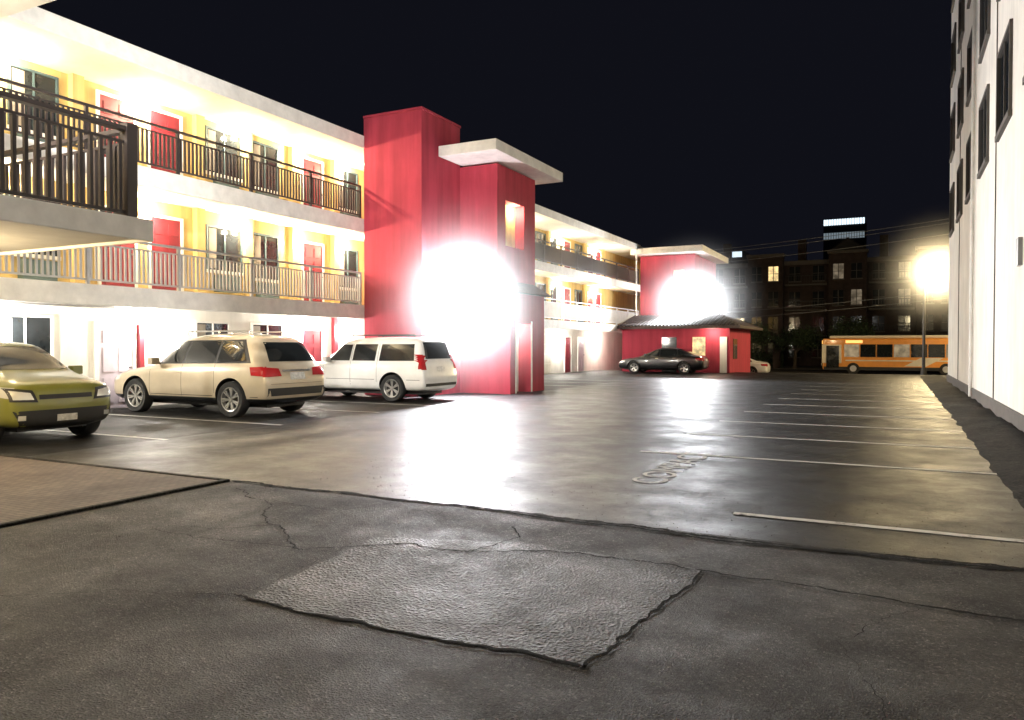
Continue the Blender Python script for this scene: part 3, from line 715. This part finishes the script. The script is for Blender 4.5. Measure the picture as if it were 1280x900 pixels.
sp = dict(trim=[[(.98, 1.09), (-2.0, 1.13), (-1.62, 1.62), (.24, 1.60)]],
          win=[[(.82, 1.12), (.02, 1.12), (-.02, 1.57), (.28, 1.57)], [(-.06, 1.12), (-.95, 1.13), (-.98, 1.59), (-.10, 1.58)], [(-1.03, 1.13), (-1.86, 1.18), (-1.56, 1.57), (-1.05, 1.59)]],
          seam=[(.98, .4, 1.02), (-.02, .32, 1.1), (-1.0, .5, 1.1)], hseam=[(2.0, -2.2, .44)], handle=[(.12, .93), (-.86, .95)], hmat=M['p_silver'],
          sidetail=[[(-2.05, .88), (-2.42, .86), (-2.32, 1.06), (-2.0, 1.05)]], sidehead=[[(2.4, .66), (2.0, .74), (1.98, .84), (2.36, .78)]],
          front=[([(-.66, 1.14), (.66, 1.14), (.55, 1.60), (-.55, 1.60)], 'cglass', .006), ([(-.25, .58), (.25, .58), (.25, .74), (-.25, .74)], 'plastic', .006)]+mirror_rear([(.35, .62), (.85, .66), (.85, .78), (.35, .76)], 'head', .008),
          rear=[([(-.66, 1.16), (.66, 1.16), (.57, 1.56), (-.57, 1.56)], 'cglass', .006), ([(-.22, .78), (.22, .78), (.22, .93), (-.22, .93)], 'plate', .012), ([(-.84, .46), (.84, .46), (.84, .62), (-.84, .62)], 'plastic', .004), ([(-.42, .95), (.42, .95), (.42, .99), (-.42, .99)], 'chrome', .012), ([(-.88, .70), (.88, .70), (.88, .706), (-.88, .706)], 'plastic', .003)] + mirror_rear([(.46, .86), (.9, .85), (.88, 1.05), (.50, 1.02)], 'tail', .007),
          mirror=(.72, 1.08), rack=(.1, -1.7, 1.80, .60), rackm='chrome', ns=7)
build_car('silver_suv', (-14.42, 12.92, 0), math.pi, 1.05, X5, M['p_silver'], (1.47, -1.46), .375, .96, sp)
TB = [(2.45, .42, .70, .76, .68, .55), (2.40, .32, .88, .95, .84, .70), (2.25, .28, .97, 1.04, .91, .78), (1.35, .28, 1.02, 1.11, .93, .79), (1.12, .28, 1.03, 1.13, .93, .78), (1.02, .28, 1.04, 1.19, .93, .76),
      (.48, .28, 1.06, 1.68, .93, .69), (.25, .28, 1.07, 1.78, .93, .68), (-.6, .28, 1.08, 1.82, .93, .69), (-1.6, .28, 1.08, 1.81, .93, .69), (-2.15, .28, 1.08, 1.78, .93, .68), (-2.26, .28, 1.08, 1.70, .925, .68), (-2.37, .3, 1.06, 1.25, .92, .73), (-2.42, .3, 1.0, 1.08, .91, .75), (-2.47, .34, .76, .82, .90, .72), (-2.5, .42, .66, .70, .78, .55)]
sp = dict(trim=[], 
          win=[[(.86, 1.14), (.08, 1.14), (.06, 1.60), (.42, 1.60)], [(-.02, 1.14), (-.82, 1.14), (-.84, 1.61), (-.04, 1.61)], [(-.96, 1.14), (-2.14, 1.15), (-2.06, 1.61), (-.98, 1.61)]],
          seam=[(1.02, .4, 1.05), (.03, .36, 1.62), (-.9, .55, 1.62)], hseam=[(2.0, -2.35, .62)], handle=[(.16, .98), (-.78, .98)], hmat=M['p_white'],
          sidetail=[[(-2.30, .92), (-2.46, .92), (-2.38, 1.3), (-2.30, 1.3)]], sidehead=[[(2.42, .74), (2.15, .76), (2.12, .92), (2.36, .9)]],
          front=[([(-.68, 1.17), (.68, 1.17), (.58, 1.68), (-.58, 1.68)], 'cglass', .006), ([(-.4, .6), (.4, .6), (.4, .86), (-.4, .86)], 'plastic', .006)],
          rear=[([(-.66, 1.2), (.66, 1.2), (.59, 1.66), (-.59, 1.66)], 'cglass', .006), ([(-.2, .84), (.2, .84), (.2, .98), (-.2, .98)], 'plate', .012), ([(-.8, .44), (.8, .44), (.8, .52), (-.8, .52)], 'plastic', .004)] + mirror_rear([(.72, .9), (.9, .9), (.84, 1.32), (.72, 1.32)], 'tail', .008),
          mirror=(.8, 1.1), rack=(.15, -2.0, 1.87, .62), rackm='plastic', ns=6)
build_car('white_suv', (-13.95, 18.28, 0), math.pi, 1.0, TB, M['p_white'], (1.46, -1.42), .38, .95, sp)
SO = [(2.06, .35, .62, .68, .62, .48), (2.02, .27, .78, .86, .78, .64), (1.88, .24, .88, .97, .87, .72), (1.25, .24, .97, 1.08, .9, .75), (1.1, .24, .98, 1.13, .9, .74), (.5, .24, 1.0, 1.50, .9, .68), (.25, .24, 1.01, 1.58, .9, .67),
      (-.6, .24, 1.03, 1.62, .9, .68), (-1.4, .24, 1.06, 1.60, .9, .67), (-1.8, .24, 1.08, 1.55, .9, .66), (-1.95, .26, 1.05, 1.2, .89, .7), (-2.02, .3, .9, .96, .87, .7), (-2.06, .4, .7, .74, .75, .5)]
sp = dict(trim=[[(.98, 1.05), (-1.75, 1.1), (-1.7, 1.47), (.42, 1.45)]], win=[[(.86, 1.08), (.05, 1.08), (.03, 1.43), (.46, 1.43)], [(-.04, 1.08), (-.82, 1.09), (-.84, 1.44), (-.06, 1.43)], [(-.95, 1.12), (-1.6, 1.15), (-1.6, 1.43), (-.96, 1.44)]],
          seam=[(1.0, .4, 1.02), (0, .34, 1.05), (-.86, .5, 1.05)], handle=[(.14, .93), (-.74, .95)], hmat=M['p_green'], sidehead=[[(2.0, .72), (1.72, .76), (1.68, .9), (1.92, .88)]], sidetail=[[(-1.8, 1.0), (-2.0, 1.0), (-1.94, 1.3), (-1.8, 1.3)]],
          front=[([(-.66, 1.13), (.66, 1.13), (.58, 1.50), (-.58, 1.50)], 'cglass', .006), ([(-.66, .26), (.66, .26), (.78, .54), (-.78, .54)], 'plastic', .007), ([(-.42, .70), (.42, .70), (.42, .77), (-.42, .77)], 'plastic', .008), ([(-.16, .36), (.16, .36), (.16, .46), (-.16, .46)], 'plate', .02)] + mirror_rear([(.44, .66), (.80, .68), (.82, .88), (.5, .84)], 'plastic', .007)+mirror_rear([(.50, .70), (.77, .71), (.79, .84), (.54, .80)], 'head', .012)+mirror_rear([(.62, .40), (.72, .40), (.72, .47), (.62, .47)], 'head', .013),
          rear=[([(-.6, 1.15), (.6, 1.15), (.55, 1.48), (-.55, 1.48)], 'cglass', .006)], mirror=(.78, 1.02), ns=5)
build_car('green_hatchback', (-14.0, 7.66, 0), 0, 1.03, SO, M['p_green'], (1.28, -1.27), .34, .91, sp)
SE = [(2.42, .38, .52, .57, .58, .42), (2.34, .24, .62, .70, .80, .6), (2.05, .19, .73, .81, .89, .7), (1.3, .19, .84, .92, .91, .72), (1.08, .19, .86, .97, .91, .7), (.25, .19, .90, 1.36, .91, .6), (-.1, .19, .92, 1.44, .91, .58),
      (-.7, .19, .93, 1.45, .91, .58), (-1.1, .19, .94, 1.38, .91, .58), (-1.75, .19, .95, 1.08, .905, .66), (-1.95, .2, .95, 1.04, .90, .68), (-2.3, .24, .9, .99, .86, .66), (-2.4, .3, .75, .82, .8, .6), (-2.43, .42, .62, .66, .66, .45)]
def sspec(): return dict(trim=[], win=[[(.85, .98), (.0, .98), (.0, 1.32), (.22, 1.32)], [(-.07, .98), (-.95, 1.0), (-.92, 1.32), (-.07, 1.32)], [(-1.02, 1.0), (-1.42, 1.03), (-1.15, 1.26), (-1.0, 1.3)]],
          seam=[(1.0, .3, .9), (-.03, .26, .95), (-.98, .4, .96)], handle=[(.1, .84), (-.85, .86)], hseam=[(1.9, -2.2, .3)], sidetail=[[(-2.05, .76), (-2.36, .74), (-2.3, .88), (-2.0, .88)]], sidehead=[[(2.3, .56), (1.95, .62), (1.93, .72), (2.2, .68)]],
          front=[([(-.64, .99), (.64, .99), (.52, 1.36), (-.52, 1.36)], 'cglass', .006), ([(-.35, .38), (.35, .38), (.35, .56), (-.35, .56)], 'plastic', .006)]+mirror_rear([(.42, .54), (.8, .56), (.8, .68), (.45, .64)], 'head', .008),
          rear=[([(-.6, 1.08), (.6, 1.08), (.5, 1.36), (-.5, 1.36)], 'cglass', .006)]+mirror_rear([(.45, .72), (.82, .72), (.8, .88), (.45, .88)], 'tail', .007)+[([(-.2, .7), (.2, .7), (.2, .82), (-.2, .82)], 'plate', .01)], mirror=(.72, .95), ns=5)
build_car('black_sedan', (-12.0, 43.1, 0), math.pi, 1.03, SE, M['p_black'], (1.42, -1.4), .33, .91, sspec())
build_car('white_sedan', (-10.2, 54.6, gz(54.6)), math.pi, 1.0, SE, M['p_white'], (1.42, -1.4), .33, .91, sspec())

# ------------------------------------------------------------------ world, night fill, camera
W = bpy.data.worlds.new('World'); S.world = W; W.use_nodes = True; nt = W.node_tree
bg = nt.nodes['Background']
sky = N(nt, 'ShaderNodeTexSky', sky_type='NISHITA'); sky.sun_disc = False; sky.sun_elevation = math.radians(-6); sky.sun_rotation = math.radians(120)
m_ = N(nt, 'ShaderNodeMix'); m_.data_type = 'RGBA'; m_.blend_type = 'ADD'; m_.inputs[0].default_value = 1
nt.links.new(sky.outputs[0], m_.inputs[6]); m_.inputs[7].default_value = (.065, .07, .115, 1)
nt.links.new(m_.outputs[2], bg.inputs[0]); bg.inputs[1].default_value = .075
sl = bpy.data.lights.new('night_fill', 'SUN'); sl.energy = .01; sl.color = (.8, .87, 1); sl.angle = math.radians(.5)  # dim sun lamp added as faint fill for the night
so = bpy.data.objects.new('night_fill', sl); so.rotation_euler = (math.radians(40), 0, math.radians(30)); COL.objects.link(so)

cam = bpy.data.cameras.new('camera'); cam.lens = 26.72; cam.sensor_width = 36; cam.clip_end = 3000; cam.clip_start = .05
co = bpy.data.objects.new('camera', cam); COL.objects.link(co); co.location = (0, 0, 1.55)
co.rotation_euler = (math.radians(90-1.03), 0, math.radians(26.8)); S.camera = co
S.view_settings.view_transform = 'Standard'; S.view_settings.look = 'None'; S.view_settings.exposure = 0
